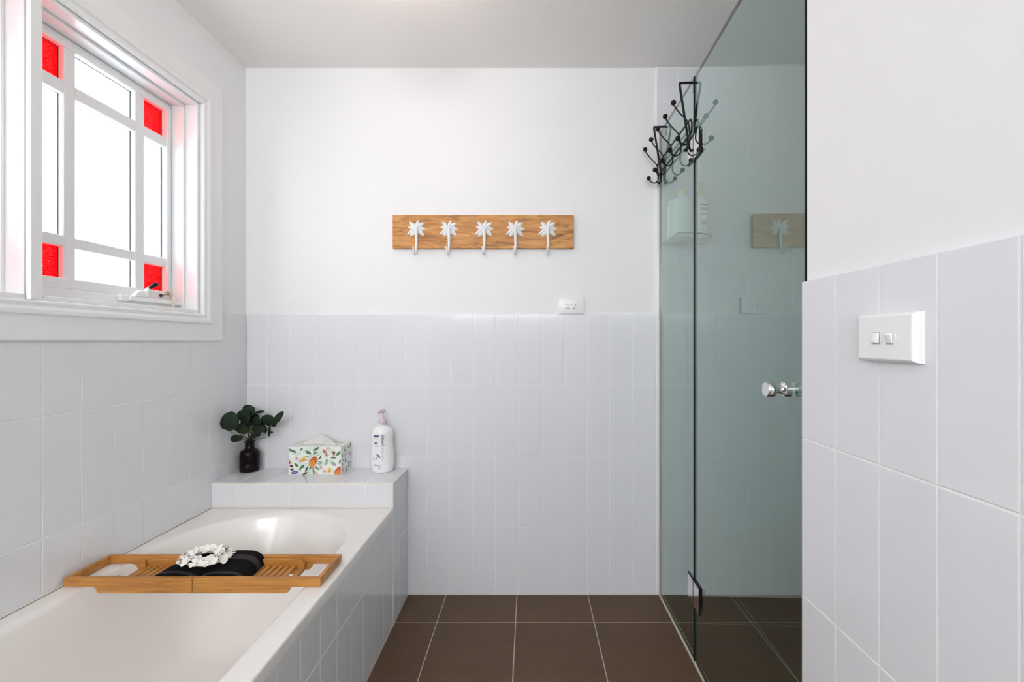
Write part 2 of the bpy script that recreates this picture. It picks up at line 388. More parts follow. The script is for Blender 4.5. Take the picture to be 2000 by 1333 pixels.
def bay(name, y0, y1, flip):
    # lining
    bm = BM(); e = .0004
    xb = -1.47
    box(bm, xb, XF, y1-.014, y1-e, OZ0, OZ1, .0015); box(bm, xb, XF, y0+e, y0+.014, OZ0, OZ1, .0015)
    box(bm, xb, XF, y0+.014, y1-.014, OZ1-.012, OZ1-e, .0015); box(bm, xb, XF+.006, y0+.014, y1-.014, OZ0+e, OZ0+.014, .0015)
    # stop beads and the sill rail that the sash closes on
    box(bm, xb, -1.345, y1-.024, y1-.0145, OZ0+.014, OZ1-.012, .002, 2); box(bm, xb, -1.345, y0+.0145, y0+.024, OZ0+.014, OZ1-.012, .002, 2)
    box(bm, xb, -1.345, y0+.024, y1-.024, OZ1-.022, OZ1-.0125, .002, 2); box(bm, xb, -1.362, y0+.024, y1-.024, OZ0+.0145, OZ0+.046, .003, 2)
    w = tag(build(name, bm, 'trim'), kind='structure')
    s0, s1, a0, a1 = y0+.026, y1-.026, OZ0+.048, OZ1-.024
    sash = BM(); xk = XSASH-.038
    gy = [1.261, 1.358, 1.393, 1.604, 1.642, 1.739]; gz = [CZ+.1886, CZ+.2837, CZ+.316, CZ+.743, CZ+.780, CZ+.882]
    dy = y1-OY1
    gy = [g+dy for g in gy]
    box(sash, xk, XSASH, s0, gy[0], a0, a1, .002); box(sash, xk, XSASH, gy[5], s1, a0, a1, .002)
    box(sash, xk, XSASH, gy[0], gy[5], a0, gz[0], .002); box(sash, xk, XSASH, gy[0], gy[5], gz[5], a1, .002)
    so = build('sash', sash, 'trim', w)
    xm = XSASH-.004
    for i in (1, 3):
        bm = BM(); prism(bm, [(xk, gy[i]-.001), (xm-.004, gy[i]-.001), (xm-.001, gy[i]+.001), (xm, gy[i]+.004), (xm, gy[i+1]-.004), (xm-.001, gy[i+1]-.001), (xm-.004, gy[i+1]+.001), (xk, gy[i+1]+.001)], 'z', gz[0]-.001, gz[5]+.001)
        build('glazing_bar', bm, 'trim', so)
    for j in (1, 3):
        bm = BM()
        for i in (0, 2, 4):
            t = bmesh.new(); q = [(xk, gz[j]-.001), (xm-.005, gz[j]-.001), (xm-.002, gz[j]+.001), (xm-.001, gz[j]+.004), (xm-.001, gz[j+1]-.004), (xm-.002, gz[j+1]-.001), (xm-.005, gz[j+1]+.001), (xk, gz[j+1]+.001)]
            A = [t.verts.new((x, gy[i]-.0005, z)) for x, z in q]; B = [t.verts.new((x, gy[i+1]+.0005, z)) for x, z in q]
            t.faces.new(A); t.faces.new(B)
            for k in range(8): t.faces.new((A[k], B[k], B[(k+1) % 8], A[(k+1) % 8]))
            merge(bm, t)
        build('glazing_bar', bm, 'trim', so)
    rebate_shades = BM()  # dark strips on one side and the top of each pane imitate rebate shadow
    for i in (0, 2, 4):
        for j in (0, 2, 4):
            red = i != 2 and j != 2
            bm = BM(); xg = XSASH-.024; e2 = .004
            box(bm, xg-.004, xg, gy[i]-e2, gy[i+1]+e2, gz[j]-e2, gz[j+1]+e2)
            pn = build('pane', bm, 'redpane' if red else 'clearpane', so)
            if red: pn['label'] = 'red hammered glass corner pane'
            box(rebate_shades, XSASH-.0238, XSASH-.020, gy[i+1]-.0022, gy[i+1]+.0005, gz[j], gz[j+1])
            box(rebate_shades, XSASH-.0238, XSASH-.021, gy[i], gy[i+1]-.0022, gz[j+1]-.0012, gz[j+1])
    o = build('rebate_shade_lines', rebate_shades, 'rebateshade', so); o['label'] = 'dark strips painted in for glass edge and rebate shadow along the panes'
    pl = bpy.data.lights.new('daylight_portal', 'AREA'); pl.shape = 'RECTANGLE'; pl.size = y1-y0; pl.size_y = OZ1-OZ0; pl.cycles.is_portal = True
    po = bpy.data.objects.new('daylight_portal', pl); COL.objects.link(po); po.location = (-1.475, (y0+y1)/2, (OZ0+OZ1)/2); po.rotation_euler = (0, -PI/2, 0)
    return w
w1 = bay('window_1', 1.190, OY1, False)
w2 = bay('window_2', OY0, 1.178, True)
bm = BM(); box(bm, -1.47, XF+.004, 1.1782, 1.1898, OZ0+.0005, OZ1-.0005, .002)
prism(bm, [(XF+.0045, 1.166), (XF+.013, 1.170), (XF+.013, 1.196), (XF+.0045, 1.205)], 'z', OZ0+.001, OZ1-.001)
tag(build('trim_2', bm, 'trim', smooth=30), kind='structure')
# chain winder on the sill rail of window 1
zr = OZ0+.03
wd = empty('window_winder', (-1.356, 1.63, zr))
wd.parent = w1; wd.location = WL[wd]-WL[w1]
bm = BM(); box(bm, -1.3618, -1.3455, 1.5305, 1.762, OZ0+.030, OZ0+.0455, .003, 2)
build('winder_base', bm, 'plastic', wd)
bm = BM(); box(bm, -1.3617, -1.349, 1.497, 1.530, OZ0+.028, OZ0+.048, .003, 2); build('end_bracket', bm, 'plastic', wd)
bm = BM(); prism(bm, [(1.545, OZ0+.0457), (1.552, OZ0+.056), (1.565, OZ0+.066), (1.59, OZ0+.073), (1.606, OZ0+.068), (1.616, OZ0+.0457)], 'x', -1.3605, -1.344, .003, 2)
build('winder_housing', bm, 'plastic', wd, smooth=True)
bm = BM(); tube(bm, spline([(-1.348, 1.597, OZ0+.056), (-1.340, 1.592, OZ0+.068), (-1.327, 1.586, OZ0+.078)]), [.0115, .0075], 12)
build('crank_arm', bm, 'plastic', wd, smooth=True)
bm = BM(); tube(bm, [(-1.3265, 1.5858, OZ0+.0785), (-1.316, 1.589, OZ0+.0875), (-1.306, 1.593, OZ0+.096)], [.0058, .0068, .0075], 12); o = build('crank_knob', bm, 'black', wd, smooth=True); o['label'] = 'black crank knob'
bm = BM(); lathe(bm, [(.0062, 0), (.0062, .003), (.0045, .005)], (-1.3888, 1.7075, CZ+.1716), 14, ax='x'); o = build('keyhole', bm, 'slot', wd, smooth=True)
kc = Vector((-1.3880, 1.7230, CZ+.174)); kb = Vector((-1.350, 1.692, CZ+.1785))
ks = empty('window_keys', kc, 'small worn metal keys left hanging in the lock of the window winder', 'keys')
bm = BM(); tube(bm, [kc, kb], .0026, 8); lathe(bm, [(.0088, -.001), (.0088, .001)], kb, 18, ax='x'); build('key', bm, 'brass', ks, smooth=True)
k2 = Vector((-1.3455, 1.7024, CZ+.173))
bm = BM(); lathe(bm, [(.0075, -.001), (.0075, .001)], k2, 16, ax='x'); tube(bm, [kb+Vector((.002, 0, -.003)), k2+Vector((.001, 0, -.002))], .0012, 6); build('key_ring', bm, 'brass', ks, smooth=True)
k3 = Vector((-1.3425, 1.712, CZ+.1600))
bm = BM(); lathe(bm, [(.0095, -.0008), (.0095, .0008)], k3, 16, ax='x'); box(bm, k3.x-.001, k3.x+.001, k3.y-.007, k3.y-.003, k3.z-.032, k3.z-.007); box(bm, k3.x-.001, k3.x+.001, k3.y+.001, k3.y+.005, k3.z-.037, k3.z-.007); o = build('hanging_key', bm, 'keypale', ks); o['label'] = 'pale worn key blade'

# ------------------------------------------------------------------ ceiling lamps (above and behind the view)
gx, gy = -.42, 1.38
t = empty('ceiling_globe', (gx, gy, ZC), 'round opal glass ceiling globe lamp above the bath, just beyond the top of the view', 'lamp')
bm = BM(); lathe(bm, [(.062, -.0002), (.062, -.012), (.050, -.022), (.046, -.058)], (gx, gy, ZC), 32); build('lamp_holder', bm, 'plastic', t, smooth=True)
bm = BM(); lathe(bm, [(.047, -.0585)]+[(.072*math.sin(a), -.113-.072*math.cos(PI-a)*-1) for a in [PI*k/14 for k in range(4, 14)]]+[(.001, -.185)], (gx, gy, ZC), 32); build('opal_globe', bm, 'lampglow', t, smooth=True)

# ------------------------------------------------------------------ shower screen
XG, GT = .592, .010
bm = BM(); box(bm, XG, XG+GT, 1.628, YB-.002, .006, 2.106)
bm.faces.ensure_lookup_table()
for f in bm.faces:
    n = f.normal if f.normal.length else f.calc_center_median()
bmesh.ops.recalc_face_normals(bm, faces=bm.faces)
bm.normal_update()
for f in bm.faces: f.material_index = 0 if abs(f.normal.x) > .9 else 1
org = (XG+GT/2, 1.85, 0)
fp = empty('fixed_glass_panel', org, 'fixed green-tinted frameless shower glass panel standing against the tiled back wall', 'shower screen')
build('glass_sheet', bm, ['screen', 'screenedge'], fp)
bm = BM(); box(bm, XG-.0028, XG-.0003, 1.6268, 1.6300, .006, 2.106); build('edge_strip', bm, 'steeldark', fp)
bm = BM(); box(bm, XG-.004, XG+GT+.004, 1.0, YB-.003, -.0005, .0058, .001); build('floor_seal', bm, 'seal', fp)
bm = BM(); box(bm, XG-.003, XG-.0002, YB-.004, YB-.0005, .006, 2.106); box(bm, XG+GT+.0002, XG+GT+.003, YB-.004, YB-.0005, .006, 2.106); build('wall_seal', bm, 'seal', fp)
# door, hung on the panel by two hinges and standing a little ajar
TH = math.radians(1.36); HY = 1.6255; L = .6775
dr = empty('glass_door', (XG+GT/2, HY, 0), 'green-tinted frameless glass shower door standing slightly ajar beside the tiled nib wall', 'door')
def dbm(): return BM()
def dput(name, bm, mats, smooth=False):
    # geometry is drawn with the door straight along -y from its hinge at the origin, then turned with the door
    bmesh.ops.recalc_face_normals(bm, faces=bm.faces)
    if name == 'glass_sheet':
        bm.normal_update()
        for f in bm.faces: f.material_index = 0 if abs(f.normal.x) > .9 else 1
    me = bpy.data.meshes.new(name); bm.to_mesh(me); bm.free()
    if smooth:
        for f in me.polygons: f.use_smooth = True
        me.set_sharp_from_angle(angle=math.radians(40))
    for k in mats: me.materials.append(M[k])
    o = bpy.data.objects.new(name, me); COL.objects.link(o); o.parent = dr; WL[o] = WL[dr].copy(); return o
dr.rotation_euler = (0, 0, -TH)
h = GT/2
bm = BM(); box(bm, -h, h, -L, -.001, .012, 2.106); dput('glass_sheet', bm, ['screen', 'screenedge'])
bm = BM(); box(bm, -h-.0004, h+.0004, -L-.0025, -L+.0005, .012, 2.106); o = dput('edge_seal', bm, ['steeldark']); o['label'] = 'dark seal strip down the free edge of the door'
for zc in (.252, 1.852):
    bm = BM()
    box(bm, -h-.0055, -h-.0005, -.058, .062, zc-.045, zc+.045, .0015)
    hg = dput('hinge', bm, ['chrome'])
    bm = BM(); box(bm, h+.0005, h+.0065, -.058, .062, zc-.045, zc+.045, .0015)
    ph = dput('hinge_plate', bm, ['chrome'])
    bm = BM(); box(bm, -h-.0060, -h-.0003, -.0600, -.0582, zc-.046, zc+.046); box(bm, -h-.0060, -h-.0003, -.0600, .062, zc+.0445 if zc < 1 else zc-.0475, zc+.0475 if zc < 1 else zc-.0445); dput('hinge_edge', bm, ['steeldark'])
    bm = BM(); box(bm, -h-.0063, -h-.0052, -.0012, .0015, zc-.045, zc+.045); dput('hinge_knuckle', bm, ['steeldark'])
ky, kz = -.617, 1.048
for s in (-1, 1):
    bm = BM(); pr = [(.0165, h+.0004), (.0165, h+.013), (.010, h+.017), (.0075, h+.025), (.0085, h+.031), (.0160, h+.034), (.0168, h+.036), (.0168, h+.050), (.0155, h+.052)]
    lathe(bm, [(r, s*x) for r, x in pr], (0, ky, kz), 28, ax='x'); dput('knob', bm, ['chrome'], True)

# ------------------------------------------------------------------ ledge, bath and bath panel
ZL, ZB = .579, .479; XP = -.552; YL = 1.839
lg = empty('tiled_ledge', ((XL+XP)/2, (YL+YB)/2, 0), 'low white tiled ledge at the head of the bath, against the back wall', 'ledge')
bm = BM(); box(bm, XL+.0005, XP-.0009, YL+.0009, YB-.0005, 0.0, ZL-.0009); build('ledge_core', bm, 'grout', lg)
LX = [XL+.002, -1.185, -1.081, -.977, -.873, -.769, -.665, XP-.003]
tiles(lg, '+z', ZL, LX, [YL+.005, YB-.001], tilt=.0008)
tiles(lg, '-y', YL, LX, [ZB+.002, ZL-.005], tilt=.0008)
tiles(lg, '+x', XP, [YL+.003, 1.926, 2.03, YB-.001], [0.002, .31, ZL-.003], tilt=.0008)
bm = BM(); e = .0046
box(bm, XL+.002, XP, YL, YL+e, ZL-e, ZL, .0012, 2); box(bm, XP-e, XP, YL+e, YB-.001, ZL-e, ZL, .0012, 2); box(bm, XP-e, XP, YL, YL+e, ZB+.001, ZL-e, .0012, 2)
o = build('edge_grout', bm, 'cream', lg); o['label'] = 'cream grout line along the ledge edges'
bm = BM(); box(bm, XL+.001, XP-.002, YL-.004, YL-.0002, ZB+.0003, ZB+.0028, .001); box(bm, XL+.0003, XL+.003, .17, YL-.004, ZB+.0003, ZB+.004, .0015)
tag(build('trim_3', bm, 'cream'), kind='structure')
# panel
bp = empty('bath_surround', (XP, 1.0, 0), 'white tiled side panel of the bath, rising from the brown floor', 'bath surround')
bm = BM(); box(bm, XP-.05, XP-.0026, .15, YL+.0005, 0, .446); build('panel_core', bm, 'grout', bp)
tiles(bp, '+x', XP-.0015, [YL+.002-.0165-.104*k for k in range(16, 0, -1)]+[YL+.002], [.002, .312, .446], tilt=.0009)
# tub
XO0, XO1, YO0, YO1 = XL+.0008, XP, .15, YL-.0008
cx = -.928; a0 = .305; yc1, yc0 = 1.49, .50; b1, b0 = .31, .31
def opening(sx, s1, s0, z, n=24):
    pts = []
    for k in range(n+1):
        t = PI*k/n; pts.append((cx+(a0-sx)*math.cos(t), yc1+(b1-s1)*math.sin(t), z))
    for k in range(1, 9): pts.append((cx-(a0-sx), yc1+(yc0-yc1)*k/9, z))
    for k in range(n+1):
        t = PI+PI*k/n; pts.append((cx+(a0-sx)*math.cos(t), yc0+(b0-s0)*math.sin(t), z))
    for k in range(1, 9): pts.append((cx+(a0-sx), yc0+(yc1-yc0)*k/9, z))
    return pts
def outer(z, ins, n=24):
    X0, X1, Y0, Y1 = XO0+ins, XO1-ins, YO0+ins, YO1-ins; pts = []
    def arc(xa, xb, yend, yside):
        ca, cb = (xb, yend), (xa, yend)
        # go up the side, across the end and down: keep corner vertices exact
        q = []
        m1 = n//3
        for k in range(m1): q.append((xa, yside+(yend-yside)*k/m1))
        for k in range(n-2*m1): q.append((xa+(xb-xa)*k/(n-2*m1), yend))
        for k in range(m1+1): q.append((xb, yend+(yside-yend)*k/m1))
        return q
    pts += [(x, y, z) for x, y in arc(X1, X0, Y1, yc1)]
    for k in range(1, 9): pts.append((X0, yc1+(yc0-yc1)*k/9, z))
    pts += [(x, y, z) for x, y in arc(X0, X1, Y0, yc0)]
    for k in range(1, 9): pts.append((X1, yc0+(yc1-yc0)*k/9, z))
    return pts
bm = BM()
seq = [outer(ZB-.033, .012), outer(ZB-.033, 0.0), outer(ZB-.006, 0.0), outer(ZB-.002, .0009), outer(ZB-.0005, .0028), outer(ZB, .006), outer(ZB, .012),
       opening(-.012, -.012, -.012, ZB-.0002), opening(-.004, -.004, -.004, ZB-.002), opening(.003, .003, .003, ZB-.008), opening(.007, .008, .008, ZB-.018), opening(.014, .020, .016, ZB-.06),
       opening(.028, .060, .04, ZB-.15), opening(.045, .115, .07, ZB-.25), opening(.062, .165, .095, ZB-.325), opening(.085, .205, .12, ZB-.362), opening(.12, .235, .16, ZB-.382), opening(.18, .262, .21, ZB-.392), opening(.26, .290, .27, ZB-.396)]
rings = [[bm.verts.new(p) for p in r] for r in seq]
n = len(rings[0])
for A, B in zip(rings, rings[1:]):
    for k in range(n): bm.faces.new((A[k], A[(k+1) % n], B[(k+1) % n], B[k]))
bm.faces.new(rings[-1])
tag(build('bathtub', bm, 'acrylic', origin=(cx, 1.0, 0.0), smooth=50), 'white built-in acrylic bathtub between the tiled left wall and the tiled panel', 'bathtub')

# ------------------------------------------------------------------ bamboo bath caddy
cy0, cy1 = 1.246, 1.387; cX0, cX1 = -1.281, -.574; zt = .5045; zb = ZB+.0008; zm = .462; xs = -.927
cd = empty('bath_caddy', ((cX0+cX1)/2, (cy0+cy1)/2, zb), 'extendable bamboo bath caddy tray with slats, laid across the bathtub', 'bath caddy')
def rail(xa, xb, left):
    nx = -1.190 if left else -.665
    if left: return [(xa, zt), (xa, zb+.003), (xa+.003, zb), (nx-.016, zb), (nx-.006, zb-.003), (nx-.001, zb-.009), (nx+.003, zm+.001), (nx+.005, zm), (xb, zm), (xb, zt)]
    return [(xa, zt), (xa, zm), (nx-.005, zm), (nx-.001, zm+.001), (nx+.003, zm+.006), (nx+.005, zb-.005), (nx+.010, zb-.001), (nx+.016, zb), (xb-.003, zb), (xb, zb+.003), (xb, zt)]
tk = .012
for ya, yb, nm in ((cy0, cy0+tk, 'front_rail'), (cy1-tk, cy1, 'back_rail')):
    for left in (True, False):
        xa, xb = (cX0, xs-.0007) if left else (xs+.0007, cX1)
        bm = BM(); prism(bm, rail(xa, xb, left), 'y', ya, yb, .0011); build(nm, bm, 'bamboo', cd)
for xa, xb in ((cX0, cX0+tk), (cX1-tk, cX1)):
    bm = BM(); box(bm, xa+.0002, xb, cy0+tk+.0002, cy1-tk-.0002, zb+.002, zt, .0011); build('end_rail', bm, 'bamboo', cd)
# inner tray: rails, rounded cross pieces, slats
xi0, xi1 = -1.150, -.690
for ya, yb in ((cy0+tk+.0006, cy0+tk+.0086), (cy1-tk-.0086, cy1-tk-.0006)):
    bm = BM(); box(bm, xi0, xi1, ya, yb, zm+.002, zt-.0065, .001); build('inner_rail', bm, 'bamboo', cd)
for xa, xb, sgn in ((xi0-.016, xi0-.0005, -1), (xi1+.0005, xi1+.016, 1)):
    for ya, yb in ((cy0+tk+.0006, cy0+tk+.017), (cy1-tk-.017, cy1-tk-.0006)):
        bm = BM(); q = []
        for k in range(9):
            t = PI/2*k/8; q.append((xa+.0155*math.sin(t), zt-.008-.024*(1-math.cos(t))) if sgn < 0 else (xb-.0155*math.sin(t), zt-.008-.024*(1-math.cos(t))))
        top = zt-.007
        q = [(xi0-.0005, zm+.002), (xi0-.0005, top)] if sgn < 0 else [(xi1+.0005, zm+.002), (xi1+.0005, top)]
        for k in range(7):
            t = PI/2*k/6; rr = .0155
            q.append((q[0][0]+sgn*rr*math.sin(t), top-.016*(1-math.cos(t))))
        q.append((q[0][0]+sgn*.0155, zm+.012)); q.append((q[0][0]+sgn*.012, zm+.002))
        prism(bm, q, 'y', ya, yb); build('corner_block', bm, 'bamboo', cd, smooth=True)
    bm = BM(); box(bm, xa, xb, cy0+tk+.0175, cy1-tk-.0175, zm+.003, zm+.013, .001); build('cross_bar', bm, 'bamboo', cd)
k = xi0+.004
sm = None
while k+.0135 < xi1:
    if sm is None:
        bm = BM(); box(bm, k, k+.0135, cy0+tk+.009, cy1-tk-.009, zm+.011, zm+.018, .0009); sm = build('slat', bm, 'bamboo', cd); k0 = k
    else:
        o = sm.copy(); COL.objects.link(o); o.location.x += k-k0
    k += .0188
for y in (cy0+tk+.022, cy1-tk-.03):
    bm = BM(); box(bm, xi0+.001, xi1-.001, y, y+.008, zm+.003, zm+.0108); build('slat_support', bm, 'bamboo', cd)
zs = zm+.018
# ------------------------------------------------------------------ folded towel
tw = empty('folded_towel', (-.925, 1.32, zs), 'charcoal black towel folded into two soft rolls, lying on the bamboo caddy', 'towel')
def lobe_section(x0, x1, h, wl_, wr_, n=15):
    # closed outline of one folded half seen from the end
    pts = []; 
    for k in range(n):
        t = k/(n-1); x = x0+(x1-x0)*t
        zz = h*(max(0, 1-abs(2*t-1)**(2.2 if True else 2)))**.5
        if t < .5: zz = h*(max(0, 1-((.5-t)/.5)**wl_))**.5
        else: zz = h*(max(0, 1-((t-.5)/.5)**wr_))**.5
        pts.append((x, zz))
    return pts
def lobe(x0, x1, h, wl_, wr_, ya, yb, hb, lean, mat, name, parent, seed, puff=.0011, ns=26, extra=0, bot=True):
    rnd = random.Random(seed); bm = BM(); secs = []
    n = 31
    for i in range(ns):
        s = i/(ns-1); y = ya+(yb-ya)*s
        edge = min(1, min(s, 1-s)/.06)**.5 if bot else 1
        row = []
        for (x, z) in lobe_section(x0, x1, 1, wl_, wr_, n):
            zz = z*(h+(hb-h)*s)*(.86+.14*edge)+extra
            j = puff if 0 < i < ns-1 else puff*.4
            row.append(bm.verts.new((x+lean*s+rnd.uniform(-j, j)*.6, y+rnd.uniform(-j, j)*.5, zs+.0008+max(0, zz+rnd.uniform(-j, j)*.6))))
        secs.append(row)
    for A, B in zip(secs, secs[1:]):
        for k in range(n-1): bm.faces.new((A[k], A[k+1], B[k+1], B[k]))
    if bot:
        for A, B in zip(secs, secs[1:]): bm.faces.new((A[0], B[0], B[-1], A[-1]))
        bm.faces.new(secs[0]); bm.faces.new(secs[-1])
    return build(name, bm, mat, parent, smooth='all' if not bot else 60)
ty0, ty1 = cy0+tk+.0015, cy1-tk-.002
lobe(-1.062, -.915, .030, 2.6, 2.0, ty0, ty1+.006, .046, .030, 'towel', 'towel_roll', tw, 1)
lobe(-.931, -.790, .029, 2.0, 3.6, ty0, ty1+.006, .043, -.010, 'towel', 'towel_roll', tw, 2)
# satin hem bands: at the front lip of each roll and across the right-hand roll
def band(x0, x1, h, wl_, wr_, sa, sb, hb, lean, seed):
    YA, YB_ = ty0, ty1+.006; ya, yb = YA+(YB_-YA)*sa, YA+(YB_-YA)*sb
    o = lobe(x0+lean*sa, x1+lean*sa, h+(hb-h)*sa, wl_, wr_, ya, yb, h+(hb-h)*sb, lean*(sb-sa), 'band', 'hem_band', tw, seed, .0002, 6, .0016, False); o['label'] = 'smoother dark grey woven band'
band(-1.060, -.917, .030, 2.6, 2.0, -.012, .06, .046, .030, 5); band(-.929, -.792, .029, 2.0, 3.6, -.012, .06, .043, -.010, 6)
band(-.931, -.790, .029, 2.0, 3.6, .55, .74, .043, -.010, 7)
# ------------------------------------------------------------------ flower garland
lei = empty('flower_garland', at(408, 1092, 1.33), 'ring of white fabric flowers lying on the charcoal folded towel', 'garland')
def flower_mesh(seed):
    rnd = random.Random(seed); t = bmesh.new()
    for k in range(6):
        a = 2*PI*k/6+rnd.uniform(-.25, .25); R = rnd.uniform(.0105, .0130); w = rnd.uniform(.0045, .0060); lift = rnd.uniform(.003, .010)
        ca, sa = math.cos(a), math.sin(a)
        def P(u, v, z): return t.verts.new((u*ca-v*sa, u*sa+v*ca, z))
        c = P(0, 0, 0); l1 = P(R*.55, -w, lift*.5+.0012); m1 = P(R*.55, 0, lift*.3); r1 = P(R*.55, w, lift*.5+.0012)
        l2 = P(R*.92, -w*.75, lift); r2 = P(R*.92, w*.75, lift); tip = P(R, 0, lift*.9-.0015)
        for f in ((c, l1, m1), (c, m1, r1), (l1, l2, tip, m1), (m1, tip, r2, r1)): t.faces.new(f)
    bmesh.ops.create_icosphere(t, subdivisions=1, radius=.0032)
    me = bpy.data.meshes.new('flower'); t.to_mesh(me); t.free(); me.materials.append(M['petal'])
    for f in me.polygons: f.use_smooth = True
    return me
FM = [flower_mesh(i) for i in range(5)]
rnd = random.Random(3)
LC = Vector((-.938, 1.318, zs+.046))
for ring_, cnt in ((0, 15), (1, 14)):
    for k in range(cnt):
        a = 2*PI*(k+.5*ring_)/cnt; rr = 1.0+rnd.uniform(-.08, .08)
        d = Vector((math.cos(a), math.sin(a), 0)); back = math.sin(a)
        o = bpy.data.objects.new('flower', rnd.choice(FM)); COL.objects.link(o); o.parent = lei
        base = LC+Vector(((.055-.012*ring_)*rr*d.x, (.037-.010*ring_)*rr*d.y, .004*back+rnd.uniform(-.002, .002)))
        out_ = Vector((d.x*.8, d.y*.8, rnd.uniform(.5, 1.2))).normalized() if ring_ == 0 else Vector((-d.x*.25, -d.y*.25-.25, 1)).normalized()
        o.location = base+out_*.006-WL[lei]+Vector((0, 0, -.001 if ring_ == 0 else .004))
        o.rotation_euler = (out_.to_track_quat('Z', 'Y') @ Matrix.Rotation(rnd.uniform(0, 6), 3, 'Z').to_quaternion()).to_euler()
        o.scale = (1.2,)*3
bm = BM(); pts = [LC+Vector((.052*math.cos(2*PI*k/40), .034*math.sin(2*PI*k/40), .004*math.sin(2*PI*k/40)-.001)) for k in range(41)]
tube(bm, pts, .004, 6); build('garland_cord', bm, 'petal', lei, smooth=True)

# ------------------------------------------------------------------ plant in amber bottle
bx, by = -1.241, 2.013
vs = empty('amber_bottle', (bx, by, ZL), 'small dark amber glass bottle used as a vase, in the corner of the ledge', 'bottle')
bm = BM(); lathe(bm, [(.034, .0006), (.038, .003), (.0395, .008), (.0395, .080), (.037, .088), (.030, .095), (.021, .100), (.0185, .105), (.0185, .128), (.0205, .130), (.0205, .136), (.0165, .136), (.015, .120)], (bx, by, ZL), 32)
build('bottle_body', bm, 'amber', vs, smooth=True)
pl = empty('eucalyptus_sprig', (bx, by, ZL+.12), 'leafy dark green eucalyptus sprig with round leaves, standing in the amber bottle', 'plant')
mouth = Vector((bx, by, ZL+.125))
def leaf(px, py, Y, rx, ry, rot, yaw, pitch, mat='leaf', fold=.18):
    c = at(px, py, Y); s = Y/F; a, b_ = rx*s*1.1, ry*s*1.1; bm = BM(); rows = []
    nr, nc = 9, 5
    for i in range(nr):
        t = -1+2*i/(nr-1); w = math.sqrt(max(0, 1-t*t))*(1-.12*t); row = []
        for j in range(nc):
            u = -1+2*j/(nc-1)
            q = Vector((a*u*w, -fold*a*abs(u)*w+.10*b_*t*t, b_*t))
            row.append(q)
        rows.append(row)
    Rm = Matrix.Rotation(yaw, 3, 'Z') @ Matrix.Rotation(pitch, 3, 'X') @ Matrix.Rotation(rot, 3, 'Y')
    V = [[bm.verts.new(c+Rm @ q) for q in row] for row in rows]
    for A, B in zip(V, V[1:]):
        for j in range(nc-1): bm.faces.new((A[j], A[j+1], B[j+1], B[j]))
    bmesh.ops.remove_doubles(bm, verts=bm.verts, dist=.00005)
    th = bmesh.ops.solidify(bm, geom=list(bm.faces), thickness=.0007)
    o = build('leaf', bm, mat, pl, smooth='all', fix=True)
    return c+Rm @ Vector((0, .1*b_, -b_))
LV = [(449.5, 824, 1.88, 14.5, 18.5, .15, .35, .1, 'leaf'), (477.5, 814, 1.93, 13.5, 13, .4, -.2, .1, 'leaf'), (487, 803, 1.98, 12, 9.5, .9, .2, -.3, 'leaf'),
      (508, 805, 1.99, 8.5, 3.0, -.2, .0, .0, 'leaf'), (498.5, 817, 2.01, 8, 8, 0, .2, .2, 'leaf'), (491, 828, 1.99, 12.5, 10.5, .5, -.2, .2, 'leaf'),
      (509, 828, 2.0, 7.5, 7.5, 0, .3, .1, 'leaf'), (524, 822, 1.97, 12, 11, .7, .1, .2, 'leaf'), (543, 817, 1.96, 5.5, 14.5, .62, .4, .1, 'leaf'), (533, 828, 1.98, 7, 6, .8, .2, .2, 'leaf'),
      (472, 838.5, 1.94, 11, 10, .5, .2, .15, 'leaf'), (505, 840, 1.95, 7, 14, 1.45, -.1, .2, 'leaf'), (492, 841, 1.96, 7.5, 8, .2, .1, .2, 'leafy'),
      (462, 857, 1.95, 6.5, 11.5, 1.35, .1, .1, 'leaf'), (526, 844, 1.98, 2.6, 9.5, .08, .2, .0, 'leaf'), (528, 846, 1.985, 2.0, 5, 1.5, .2, .0, 'leaf'), (487, 836, 1.97, 10, 9, .3, .2, .2, 'leaf'), (500, 849, 1.975, 6, 10, 1.2, .1, .2, 'leaf'), (480, 826, 1.985, 9, 10, .2, -.1, .1, 'leaf'), (513, 838, 1.985, 9, 7, .6, .1, .2, 'leaf'), (500, 824, 1.97, 9, 9, .3, .1, .15, 'leaf')]
for q in LV:
    tip = leaf(*q); cpt = at(q[0], q[1], q[2])
    end = tip if (tip-mouth).length < (cpt-mouth).length+.01 else cpt
    bm = BM(); mid = (mouth+end)/2+Vector((0, 0, .006))
    tube(bm, spline([mouth-Vector((0, 0, .02)), mouth+Vector(((end.x-mouth.x)*.1, (end.y-mouth.y)*.1, .016)), mid, end], 5), [.0014, .0008], 6); build('stem', bm, 'stem', pl, smooth=True)
for px, py in ((515, 856), (508, 858), (478, 852)):
    bm = BM(); tube(bm, spline([mouth, (mouth+at(px, py, 1.99))/2+Vector((0, 0, .004)), at(px, py, 1.99)], 5), [.0013, .0006], 6); build('stem', bm, 'stem', pl, smooth=True)

